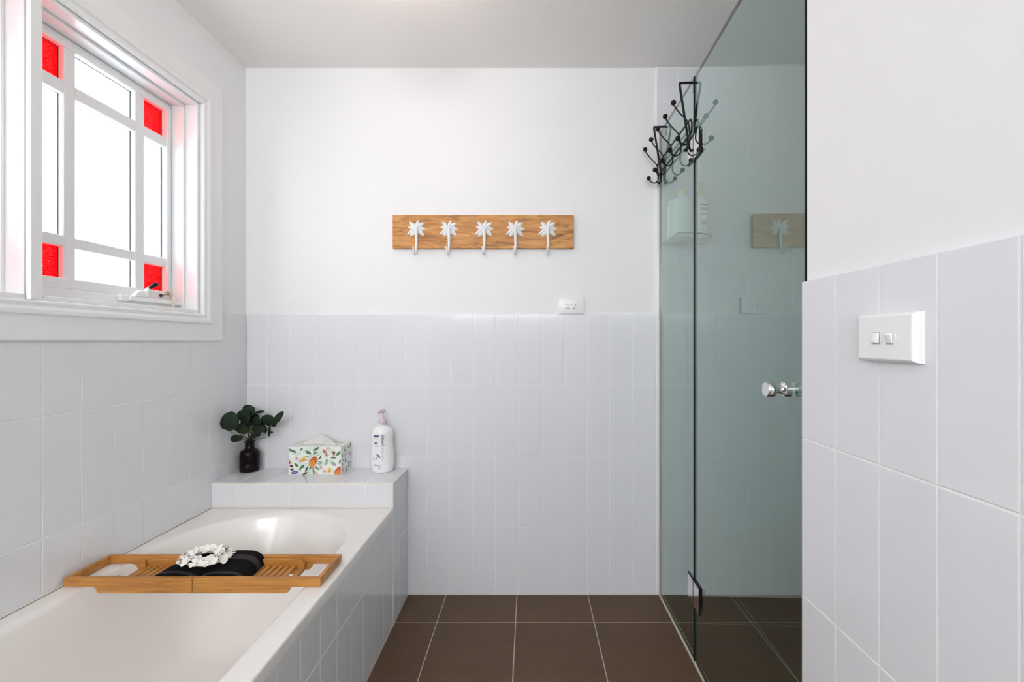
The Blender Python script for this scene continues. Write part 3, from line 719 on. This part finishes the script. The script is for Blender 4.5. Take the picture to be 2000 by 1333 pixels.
# ------------------------------------------------------------------ tissue box
tx0, tx1, tY0, tY1, tz0, tz1 = -1.035, -.809, 1.948, 2.056, ZL+.0005, ZL+.1225
tb = empty('tissue_box', ((tx0+tx1)/2, (tY0+tY1)/2, ZL), 'cardboard tissue box printed with leaves and orange flowers, on the ledge', 'tissue box')
bm = BM(); box(bm, tx0, tx1, tY0, tY1, tz0, tz1, .0012); build('carton', bm, 'card', tb)
PM = ['pgreen', 'pdark', 'psage', 'prust', 'porange', 'ppeach', 'ppink', 'pyellow', 'pmint', 'plilac', 'pbrown', 'violet', 'lavender']
def blob(bm, P, u, v, a, b_, rot, mat, pointed=0.0, n=14, lift=.0):
    """flat printed shape on a face; P maps (u, v, lift) to the world"""
    vs_ = []
    for k in range(n):
        t = 2*PI*k/n; x = a*math.cos(t); y = b_*math.sin(t)*(1-pointed*abs(math.cos(t))**1.5)
        if pointed < 0: y = b_*math.sin(t)*(1+pointed*math.cos(t)*.6)
        q = (u+x*math.cos(rot)-y*math.sin(rot), v+x*math.sin(rot)+y*math.cos(rot))
        vs_.append(bm.verts.new(P(min(max(q[0], .0012), P.w-.0012), min(max(q[1], .0012), P.h-.0012), lift)))
    try: f = bm.faces.new(vs_); f.material_index = PM.index(mat)
    except ValueError: pass
class Pf:
    w, h = tx1-tx0, tz1-tz0
    def __call__(s, u, v, l): return (tx0+u, tY0-.0002-l, tz0+v)
class Ps:
    w, h = tY1-tY0, tz1-tz0
    def __call__(s, u, v, l): return (tx1+.0002+l, tY0+u, tz0+v)
class Pt:
    w, h = tx1-tx0, tY1-tY0
    def __call__(s, u, v, l): return (tx0+u, tY0+v, tz1+.0002+l)
bm = BM()
pf, ps, pt = Pf(), Ps(), Pt()
sc = .226/1300.0    # crop pixels of the box front -> metres
def fr(x, y): return ((x-100)*sc, (1195-y)*sc*.97)
def fb(x, y, a, b_, rot, mat, pt_=.45, lift=.00002): u, v = fr(x, y); blob(bm, pf, u, v, a*sc, b_*sc, math.radians(rot), mat, pt_, lift=lift)
rnd = random.Random(12)
for x, y, a in ((300, 640, 120), (560, 560, 110), (880, 640, 130), (1180, 600, 140), (400, 900, 130), (900, 900, 130), (1150, 850, 120), (330, 1100, 120), (650, 1120, 150), (1180, 1080, 110), (750, 480, 120), (600, 950, 160)):
    fb(x, y, a, a*.45, rnd.uniform(-50, 50), 'pmint', .3, .00001)
for x, y in ((150, 860), (170, 960), (190, 1060)):
    for k in range(5): fb(x+rnd.uniform(-35, 35), y+rnd.uniform(-45, 45), 42, 20, rnd.uniform(0, 180), rnd.choice(['ppeach', 'ppink', 'ppeach']))
for x, y in ((300, 770), (410, 830), (1010, 620), (980, 560), (1080, 510), (1200, 620), (1240, 650), (1040, 690), (900, 1000), (780, 1150), (1000, 1100), (700, 1000), (560, 1130)):
    for k in range(5):
        aa = 72*k+rnd.uniform(-15, 15); r_ = 34
        fb(x+r_*math.cos(math.radians(aa)), y-r_*math.sin(math.radians(aa)), 34, 18, aa, rnd.choice(['ppeach', 'ppink', 'ppeach', 'plilac', 'ppeach']))
    fb(x, y, 10, 10, 0, 'prust', 0)
for x, y, a, b_, r_ in ((160, 560, 75, 32, -28), (240, 590, 60, 30, -40), (420, 540, 45, 28, 40), (590, 620, 85, 42, -22), (790, 530, 95, 34, 32), (760, 630, 70, 24, 35), (1340, 640, 80, 36, 48), (1210, 750, 70, 30, -5),
                        (1390, 830, 85, 28, 58), (300, 940, 75, 36, -42), (420, 1000, 85, 36, 50), (545, 1050, 80, 26, 68), (640, 1010, 60, 22, 55), (720, 1090, 85, 22, -78), (810, 1020, 75, 22, -42), (500, 1160, 80, 30, 28), (870, 770, 60, 20, 35), (890, 730, 40, 15, 60)):
    fb(x, y, a, b_, r_, rnd.choice(['pgreen', 'pgreen', 'pdark']), .45, .00004)
for x, y, a, b_, r_ in ((1050, 830, 50, 40, 70), (890, 880, 50, 36, 20), (1220, 910, 75, 42, -30), (1030, 900, 50, 30, 10), (560, 720, 60, 20, 10)):
    fb(x, y, a, b_, r_, 'psage', .3, .00004)
for k in range(13):
    a = 360*k/13; fb(715+150*math.cos(math.radians(a)), 850-150*math.sin(math.radians(a)), 70, 5, a, 'pbrown' if k % 2 else 'pdark', 0, .00003)
for x, y in ((480, 790), (1110, 1070)):
    fb(x, y, 75, 50, 75, 'pyellow', .2, .00004); fb(x+10, y+15, 36, 30, 60, 'porange', .2, .00005)
for x, y, s_ in ((715, 850, 1.0), (1340, 1100, 1.0)):
    fb(x, y-8, 135*s_, 86*s_, 62, 'prust', -.35, .00006); fb(x-22, y+45, 88*s_, 62*s_, 60, 'porange', 0, .00007)
    for k in range(10): fb(x+rnd.uniform(-45, 45), y+rnd.uniform(-60, 70), 12, 6, 60, 'prust', .3, .00008)
fb(255, 1128, 92, 38, 8, 'violet', -.1, .00010)
for k in range(7): fb(205+k*16, 1131-k*2.2, 6, 11 if k % 3 else 16, 8, 'lavender', 0, .00012)
for k in range(46):
    blob(bm, ps, rnd.uniform(.006, .102), rnd.uniform(.006, .116), rnd.uniform(.006, .013), rnd.uniform(.003, .006), rnd.uniform(0, 3), rnd.choice(['pgreen', 'psage', 'plilac', 'pbrown', 'ppink', 'pmint', 'pmint', 'violet']), .4, 12, .00002*(k % 8))
for k in range(46):
    blob(bm, pt, rnd.uniform(.008, .218), rnd.uniform(.006, .102), rnd.uniform(.006, .013), rnd.uniform(.003, .006), rnd.uniform(0, 3), rnd.choice(['pgreen', 'psage', 'ppeach', 'pbrown', 'ppink', 'pmint', 'pmint']), .4, 12, .00002*(k % 8))
o = build('floral_print', bm, PM, tb, fix=False); o['label'] = 'printed green leaves, orange banksia cones and a small purple logo oval'
# pulled-up tissue
bm = BM(); txc = -.926; ns, nr = 22, 9; V = []
rnd = random.Random(5)
for j in range(nr):
    t = j/(nr-1); row = []
    for i in range(ns+1):
        u = -1+2*i/ns; hw = .070*(1-t)**1.05+.006*(1-t)+.003
        fold = math.sin(u*7+t*2)*.003*(1-.5*t)
        row.append(bm.verts.new((txc+.004*t+u*hw+.005*math.sin(t*3), 1.995+fold+.004*t, tz1+.0004+.052*t*(1-.10*abs(u))-.0)))
    V.append(row)
for A, B in zip(V, V[1:]):
    for i in range(ns): bm.faces.new((A[i], A[i+1], B[i+1], B[i]))
bmesh.ops.solidify(bm, geom=list(bm.faces), thickness=.001)
o = build('tissue', bm, 'tissue', tb, smooth='all'); o['label'] = 'white tissue pulled up into a peak'

# ------------------------------------------------------------------ lotion bottle with pump
def text_mesh(s, size, fat=0):
    c = bpy.data.curves.new('t', 'FONT'); c.body = s; c.size = size; c.offset = fat; c.resolution_u = 3
    o = bpy.data.objects.new('t', c); COL.objects.link(o)
    bpy.context.view_layer.update()
    me = bpy.data.meshes.new_from_object(o.evaluated_get(bpy.context.evaluated_depsgraph_get()))
    bpy.data.objects.remove(o); bpy.data.curves.remove(c); return me
def interp(prof, h):
    for (r0, h0), (r1, h1) in zip(prof, prof[1:]):
        if h0 <= h <= h1 and h1 > h0: return r0+(r1-r0)*(h-h0)/(h1-h0)
    return prof[-1][0]
lx, ly = -.648, 2.002
LP = [(.036, .0006), (.042, .003), (.046, .012), (.0495, .035), (.0510, .060), (.0500, .085), (.0470, .110), (.0445, .130), (.0445, .150), (.0455, .165), (.0450, .178), (.0400, .190), (.030, .198), (.019, .203), (.0165, .206), (.0165, .212)]
DEPTH = .62
lb = empty('lotion_bottle', (lx, ly, ZL), 'white curvy lotion bottle with a lilac pump top, near the end of the ledge', 'bottle')
bm = BM(); lathe(bm, LP, (lx, ly, ZL), 40, 1, DEPTH); build('bottle_body', bm, 'lotion', lb, smooth=True)
bm = BM(); z0 = ZL+.2122
lathe(bm, [(.0172, 0), (.0178, .002), (.0178, .014), (.0150, .019), (.0075, .027), (.0048, .031), (.0045, .052)], (lx, ly, z0), 24)
lathe(bm, [(.0060, .046), (.0085, .050), (.0098, .057), (.0090, .063), (.0050, .066)], (lx, ly, z0), 20)
tube(bm, spline([(lx, ly, z0+.057), (lx-.010, ly-.014, z0+.058), (lx-.016, ly-.026, z0+.050)], 5), [.0062, .0048], 10)
o = build('pump', bm, 'lilac', lb, smooth=True); o['label'] = 'lilac pump dispenser'
def wrap(me, place, col, name, parent, prof, c, depth, off=.0004):
    """lay flat print on the front of an oval bottle; place maps text x,y to (dx, z)"""
    b_ = bmesh.new(); b_.from_mesh(me); bpy.data.meshes.remove(me)
    for v in b_.verts:
        dx, z = place(v.co.x, v.co.y); r = interp(prof, z)
        v.co = (c[0]+dx, c[1]-depth*math.sqrt(max(0, r*r-dx*dx))-off, c[2]+z)
    return build(name, b_, col, parent, fix=False)
def rect(w, h_, n=4):
    b_ = bmesh.new(); A = [b_.verts.new((w*i/n, 0, 0)) for i in range(n+1)]; B = [b_.verts.new((w*i/n, h_, 0)) for i in range(n+1)]
    for i in range(n): b_.faces.new((A[i], A[i+1], B[i+1], B[i]))
    me = bpy.data.meshes.new('r'); b_.to_mesh(me); b_.free(); return me
lc = (lx, ly, ZL); kx = .00046   # metres per crop pixel at 9.2x (2.26 mm / 9.2 ... )
kk = 2.0/F/9.2
def lp(cx_, cy_): return ((cx_-255)*kk, (1250-cy_)*kk)      # crop pixel -> (dx, z)
X_, Z_ = lp(240, 575); me = text_mesh("Johnson's", .0138, .00035); wdt = max(v.co.x for v in me.vertices)
f_ = (200*kk)/wdt
wrap(me, lambda x, y: (X_+.0002+(y*f_*1.25), Z_-x*f_), 'navy', 'brand_lettering', lb, LP, lc, DEPTH)
X2, Z2 = lp(243, 795); me = text_mesh("body care", .0138, .0001); wdt = max(v.co.x for v in me.vertices); f2 = (215*kk)/wdt
wrap(me, lambda x, y: (X2+y*f2*1.1, Z2-x*f2), 'lavender', 'range_lettering', lb, LP, lc, DEPTH)
for (cx_, cy_, w_, h_, mt) in ((108, 603, 84, 30, 'navy'), (120, 642, 62, 12, 'lavender'), (125, 672, 45, 8, 'lavender'), (117, 726, 50, 26, 'violet'), (120, 752, 60, 8, 'lavender'), (125, 772, 70, 7, 'lavender'),
                               (112, 1112, 105, 9, 'greyprint'), (120, 1085, 30, 6, 'lavender'), (190, 1150, 26, 16, 'greyprint'), (165, 1176, 52, 6, 'lavender')):
    X3, Z3 = lp(cx_, cy_); wrap(rect(w_*kk, h_*kk), lambda x, y: (X3+x, Z3+y), mt, 'label_mark', lb, LP, lc, DEPTH)
for (cx_, cy_, L_, W_, rot, mt) in ((185, 935, 48, 15, -48, 'violet'), (160, 920, 26, 8, -60, 'lavender'), (150, 980, 20, 7, 70, 'pgreen'), (130, 990, 30, 12, 10, 'pyellow'), (110, 985, 24, 12, -30, 'lavender')):
    b_ = bmesh.new(); b_.faces.new([b_.verts.new((L_*math.cos(2*PI*k/12), W_*math.sin(2*PI*k/12), 0)) for k in range(12)])
    me = bpy.data.meshes.new('s'); b_.to_mesh(me); b_.free(); X3, Z3 = lp(cx_, cy_); ca, sa = math.cos(math.radians(rot)), math.sin(math.radians(rot))
    wrap(me, lambda x, y: (X3+(x*ca-y*sa)*kk, Z3+(x*sa+y*ca)*kk), mt, 'label_sprig', lb, LP, lc, DEPTH)

lb.rotation_euler.z = .30

# ------------------------------------------------------------------ palm hook rack
rz0, rz1 = at(0, 487, YB)[2], at(0, 422, YB)[2]; rx0, rx1 = at(768, 0, YB)[0], at(1120, 0, YB)[0]
yw = YB+T; yf = yw-.020
rk = empty('hook_rack', ((rx0+rx1)/2, yw, rz0), 'mango wood plank rack with five white palm tree hooks, fixed to the back wall', 'hook rack')
bm = BM(); box(bm, rx0, rx1, yf, yw-.0003, rz0, rz1, .0022, 2); build('plank', bm, 'mango', rk)
def frond(bm, ang, L_, w, y0):
    n_ = 7; ca, sa = math.cos(ang), math.sin(ang); ctr = []; lft = []; rgt = []
    for i in range(n_):
        t = i/(n_-1); ww = w*(.35+.65*math.sin(PI*min(1, t*1.25)*.5))*(1-t**3.0)+.0003
        droop = -.0035*t*t; x, z = L_*t*ca, L_*t*sa-.12*L_*t*t*abs(ca)
        dep = .0055*(1-t)+.0035
        ctr.append((x, y0-dep-.002*(1-t), z)); lft.append((x-ww*sa, y0-.0015, z+ww*ca)); rgt.append((x+ww*sa, y0-.0015, z-ww*ca))
    C_ = [bm.verts.new(q) for q in ctr]; A = [bm.verts.new(q) for q in lft]; B = [bm.verts.new(q) for q in rgt]
    for i in range(n_-1): bm.faces.new((A[i], A[i+1], C_[i+1], C_[i])); bm.faces.new((C_[i], C_[i+1], B[i+1], B[i])); bm.faces.new((A[i], C_[i], B[i])) if i == 0 else None
    bm.faces.new([bm.verts.new(v.co) for v in A+B[::-1]])
first = None
for i, px in enumerate((813.5, 877, 946, 1006.5, 1070)):
    pz = at(0, 450, YB)[2]; X = at(px, 0, yf)[0]
    if first is None:
        base = Vector((X, yf, pz))
        bm = BM()
        pts = spline([base+Vector(q) for q in ((0, -.006, .004), (.0008, -.006, -.03), (.0015, -.006, -.065), (.0005, -.0075, -.090), (-.001, -.012, -.108), (-.002, -.022, -.118), (-.003, -.033, -.113), (-.0035, -.038, -.100), (-.004, -.040, -.090))], 6)
        tube(bm, pts, [.0078-.0038*min(1, k/(len(pts)*.55)) for k in range(len(pts))], 10)
        ball(bm, pts[-1], .0052)
        hk = build('palm_hook', bm, 'hookwhite', rk, origin=base, smooth=True)
        for dx, dz, w in ((-.030, .036, .0085), (.008, .040, .0085), (.033, .033, .0085), (.042, .004, .0085), (.034, -.026, .009), (-.027, -.031, .009), (-.042, -.020, .008), (-.037, .013, .0085)):
            t = BM(); frond(t, math.atan2(dz, dx), math.hypot(dx, dz)*1.05, w*1.3, 0)
            for v in t.verts: v.co += base+Vector((0, -.0002, .001))
            build('frond', t, 'hookwhite', hk, smooth=20)
        first = hk
    else:
        c = copy_tree(first, rk); c.location.x += X-base.x

# ------------------------------------------------------------------ power outlet on the back wall
gx0, gx1 = at(1091, 0, YB)[0], at(1141, 0, YB)[0]; gz0, gz1 = 1.2785, 1.352
go = empty('power_outlet', ((gx0+gx1)/2, yw, gz0), 'white single power outlet with rocker switch, just above the back wall tiles', 'power outlet')
bm = BM(); box(bm, gx0, gx1, yw-.0105, yw-.0003, gz0, gz1, .0035, 3); build('cover_plate', bm, 'plastic', go, smooth=True)
def gp(cx_, cy_): q = at(1080+cx_/24.24, 570+cy_/24.24, YB); return q.x, q.z
u, v = gp(690, 715); bm = BM(); box(bm, u-.0098, u+.0098, yw-.01085, yw-.0104, v-.0102, v+.0098); build('switch_gap_shade', bm, 'grooveshade', go); bm = BM(); prism(bm, [(yw-.0106, v-.0085), (yw-.0106, v+.0085), (yw-.0120, v+.0085), (yw-.0155, v-.0065), (yw-.0140, v-.0085)], 'x', u-.0085, u+.0085, .0007); build('rocker_switch', bm, 'plastic', go)  # flat grey plate behind the rocker stands in for gap shade
u, v = gp(985, 720); bm = BM(); lathe(bm, [(.0168, -.0001), (.0168, -.0012), (.0160, -.0016)], (u, yw-.0105, v), 28, ax='y'); sk = build('socket_face', bm, 'plastic', go, smooth=True)
for cx_, cy_, rot in ((918, 660, 32), (1068, 660, -32), (985, 810, 0)):
    u, v = gp(cx_, cy_); t = BM(); box(t, -.0014, .0014, -.0004, .0004, -.0042, .0042)
    for q in t.verts: q.co = Matrix.Rotation(-math.radians(rot), 3, 'Y') @ q.co+Vector((u, yw-.01225, v))
    build('socket_slot', t, 'slot', go)

# ------------------------------------------------------------------ double switch on the right wall
sz0, sz1, sY0, sY1 = 1.1233, 1.199, .6445, .758; xw = XR-.0003
sw = empty('light_switch', (xw, (sY0+sY1)/2, sz0), 'white double rocker light switch on the tiled right wall', 'light switch')
bm = BM()
def ringp(x, e): return [bm.verts.new((x, y, z)) for y, z in ((sY0+e, sz0+e), (sY1-e, sz0+e), (sY1-e, sz1-e), (sY0+e, sz1-e))]
rr = [ringp(xw, 0.0), ringp(xw-.009, 0.0005), ringp(xw-.0135, .0028), ringp(xw-.0155, .0045), ringp(xw-.016, .006)]
for A, B in zip(rr, rr[1:]):
    for k in range(4): bm.faces.new((A[k], A[(k+1) % 4], B[(k+1) % 4], B[k]))
bm.faces.new(rr[0]); bm.faces.new(rr[-1])
build('mounting_block', bm, 'plastic', sw)
xf = xw-.016
for px, up in ((1712.5, 1), (1738.5, -1)):
    Y = -xf*0+xf*F/(px-1034); z = at(px, 661, Y).z
    bm = BM(); lathe(bm, [(.0112, 0), (.0112, -.0005), (.0100, -.0006)], (xf-.0001, Y, z), 24, 1, 1, 'x'); build('rocker_surround', bm, 'plastic', sw, smooth=True); bm = BM(); box(bm, xf-.00085, xf-.0006, Y-.0070, Y+.0070, z-.0094, z+.0094); build('switch_gap_shade', bm, 'grooveshade', sw)
    bm = BM(); q = [(0, -.0085), (0, .0085), (-.0015, .0085), (-.0048, -.0065), (-.0035, -.0085)] if up > 0 else [(0, .0085), (0, -.0085), (-.0015, -.0085), (-.0048, .0045), (-.0030, .0085)]
    t = BM()
    A = [t.verts.new((xf-.0007+a_, Y-.0062, z+b_)) for a_, b_ in q]; B = [t.verts.new((xf-.0007+a_, Y+.0062, z+b_)) for a_, b_ in q]
    t.faces.new(A); t.faces.new(B)
    for k in range(5): t.faces.new((A[k], B[k], B[(k+1) % 5], A[(k+1) % 5]))
    bmesh.ops.recalc_face_normals(t, faces=t.faces); bmesh.ops.bevel(t, geom=list(t.edges), offset=.0009, segments=2, affect='EDGES', profile=.5); merge(bm, t)
    build('rocker_switch', bm, 'plastic', sw, smooth=True)

# ------------------------------------------------------------------ black wire hook rack over the glass
hr = empty('wire_hook_rack', (.575, 1.84, 1.86), 'black wire rack of ball-tipped hooks, hung over the top of the fixed shower glass', 'hook rack')
for Y in (1.676, 2.020):
    bm = BM(); r_ = .0045
    pts = [(XG+GT+.006, Y, CZ+.918), (XG+GT+.006, Y, CZ+.9555), (XG-.036, Y, CZ+.9535), (XG-.037, Y, CZ+.945), (XG-.007, Y, CZ+.755), (XG-.007, Y, CZ+.715), (XG-.013, Y, CZ+.702), (XG-.022, Y, CZ+.706)]
    for A, B in zip(pts, pts[1:]): tube(bm, [A, B], r_, 8)
    for q in pts[1:-1]: ball(bm, q, r_, u=8, v=6)
    build('hanging_strap', bm, 'black', hr, smooth=True)
bm = BM(); xr = XG-.012; W_ = .0030
for dz, ya, yb in ((.800, 1.640, 2.045), (.746, 1.640, 2.045)):
    tube(bm, [(xr, ya, CZ+dz), (xr, yb, CZ+dz)], W_, 8)
for ye, s in ((1.640, -1), (2.045, 1)):
    pts = [(xr, ye+s*.020*math.sin(PI*k/12), CZ+.773+.027*math.cos(PI*k/12)) for k in range(13)]
    if ye > 2: pts = [(xr, ye+.010*math.sin(PI*k/12), CZ+.773+.027*math.cos(PI*k/12)) for k in range(13)]
    tube(bm, pts, W_, 8)
build('rail', bm, 'black', hr, smooth=True)
for k in range(5):
    Y = 1.628+.0995*k; ub = Vector((.517, Y, CZ+.856)); lb_ = Vector((.533, Y, CZ+.727))
    pts = spline([ub, (.522, Y, CZ+.842), (.540, Y, CZ+.818), (.561, Y, CZ+.797), (.571, Y, CZ+.780), (.574, Y, CZ+.755), (.577, Y, CZ+.730), (.572, Y, CZ+.714), (.558, Y, CZ+.7055), (.543, Y, CZ+.712), lb_], 5)
    bm = BM(); tube(bm, pts, .0027, 8); hk = build('hook', bm, 'black', hr, smooth=True)
    for c in (ub, lb_): bm = BM(); ball(bm, c, .0098, u=16, v=10); build('ball_tip', bm, 'black', hk, smooth='all')

# ------------------------------------------------------------------ corner shelf and shower bottles
zsh = 1.600
sh = empty('corner_shelf', (.70, YB-.1, zsh), 'quarter-round green glass corner shelf inside the shower, on the back wall', 'shelf')
sx0 = XG+GT+.003; R = .22
q = [(sx0, YB-.0006), (sx0, YB-R)]
for k in range(0, 13):
    t = PI/2*k/12; q.append((sx0+.035+(.185-.035)*math.sin(t), YB-.085-(R-.085)*math.cos(t)))
q.append((sx0+.185, YB-.0006))
bm = BM(); prism(bm, q, 'z', zsh-.006, zsh+.0)
bmesh.ops.recalc_face_normals(bm, faces=bm.faces); bm.normal_update()
for f in bm.faces: f.material_index = 0 if abs(f.normal.z) > .9 else 1
build('shelf_glass', bm, ['shelfglass', 'shelfedge'], sh)
bm = BM(); lathe(bm, [(.020, -.009), (.022, -.0062)], (.715, YB-.022, zsh), 20, 1, .8); o = build('support_clip', bm, 'chrome', sh, smooth=True); o['label'] = 'small chrome clip under the shelf'
def pump_bottle(name, x, y, prof, sy, label, mat, ph, cap_r):
    t = empty(name, (x, y, zsh), label, 'bottle', 'bottles on the glass corner shelf')
    bm = BM(); lathe(bm, prof, (x, y, zsh), 32, 1, sy); build('bottle_body', bm, mat, t, smooth=True)
    z = zsh+prof[-1][1]+.0003
    bm = BM(); lathe(bm, [(cap_r, 0), (cap_r, .016), (cap_r*.7, .021), (.0045, .024), (.0042, .048)], (x, y, z), 20)
    lathe(bm, [(.007, .044), (.0095, .048), (.0095, .057), (.006, .060)], (x, y, z), 18)
    tube(bm, spline([(x, y, z+.053), (x+ph[0]*.5, y+ph[1]*.5, z+.054), (x+ph[0], y+ph[1], z+.046)], 4), [.006, .0045], 8)
    o = build('pump', bm, 'beigepump', t, smooth=True); o['label'] = 'beige pump dispenser'
    return t
PA = [(.040, .0006), (.044, .004), (.0445, .02), (.0440, .13), (.042, .155), (.036, .168), (.022, .174), (.017, .177), (.017, .186)]
pump_bottle('shampoo_bottle', .662, 1.955, PA, .72, 'white pump bottle with beige pump, tallest on the left of the glass corner shelf', 'lotion', (.020, -.020), .0190)
PB = [(.030, .0006), (.033, .004), (.0335, .02), (.0335, .150), (.031, .166), (.020, .175), (.015, .178), (.015, .188)]
t = pump_bottle('conditioner_bottle', .745, 1.975, PB, .8, 'slim white pump bottle with pink print, rightmost on the glass corner shelf', 'lotion', (.022, -.014), .0165)
for dz, w_, h_, mt in ((.140, .030, .006, 'greyprint'), (.118, .026, .014, 'pinkprint'), (.100, .022, .006, 'pinkprint'), (.058, .022, .016, 'pinkprint'), (.030, .020, .005, 'greyprint')):
    wrap(rect(w_, h_, 6), lambda x, y: (-.006+x, dz+y), mt, 'label_mark', t, PB, (.745, 1.975, zsh), .8)
t = empty('plain_bottle', (.640, 2.020, zsh), 'short plain white flip-top bottle, leftmost and at the back of the glass corner shelf', 'bottle', 'bottles on the glass corner shelf')
bm = BM(); lathe(bm, [(.024, .0006), (.027, .004), (.0275, .02), (.0275, .150), (.025, .158), (.020, .160)], (.640, 2.020, zsh), 28, 1, .8); build('bottle_body', bm, 'lotion', t, smooth=True)
bm = BM(); lathe(bm, [(.0195, .1604), (.0205, .162), (.0205, .176), (.018, .179)], (.640, 2.020, zsh), 24); build('cap', bm, 'lotion', t, smooth=True)
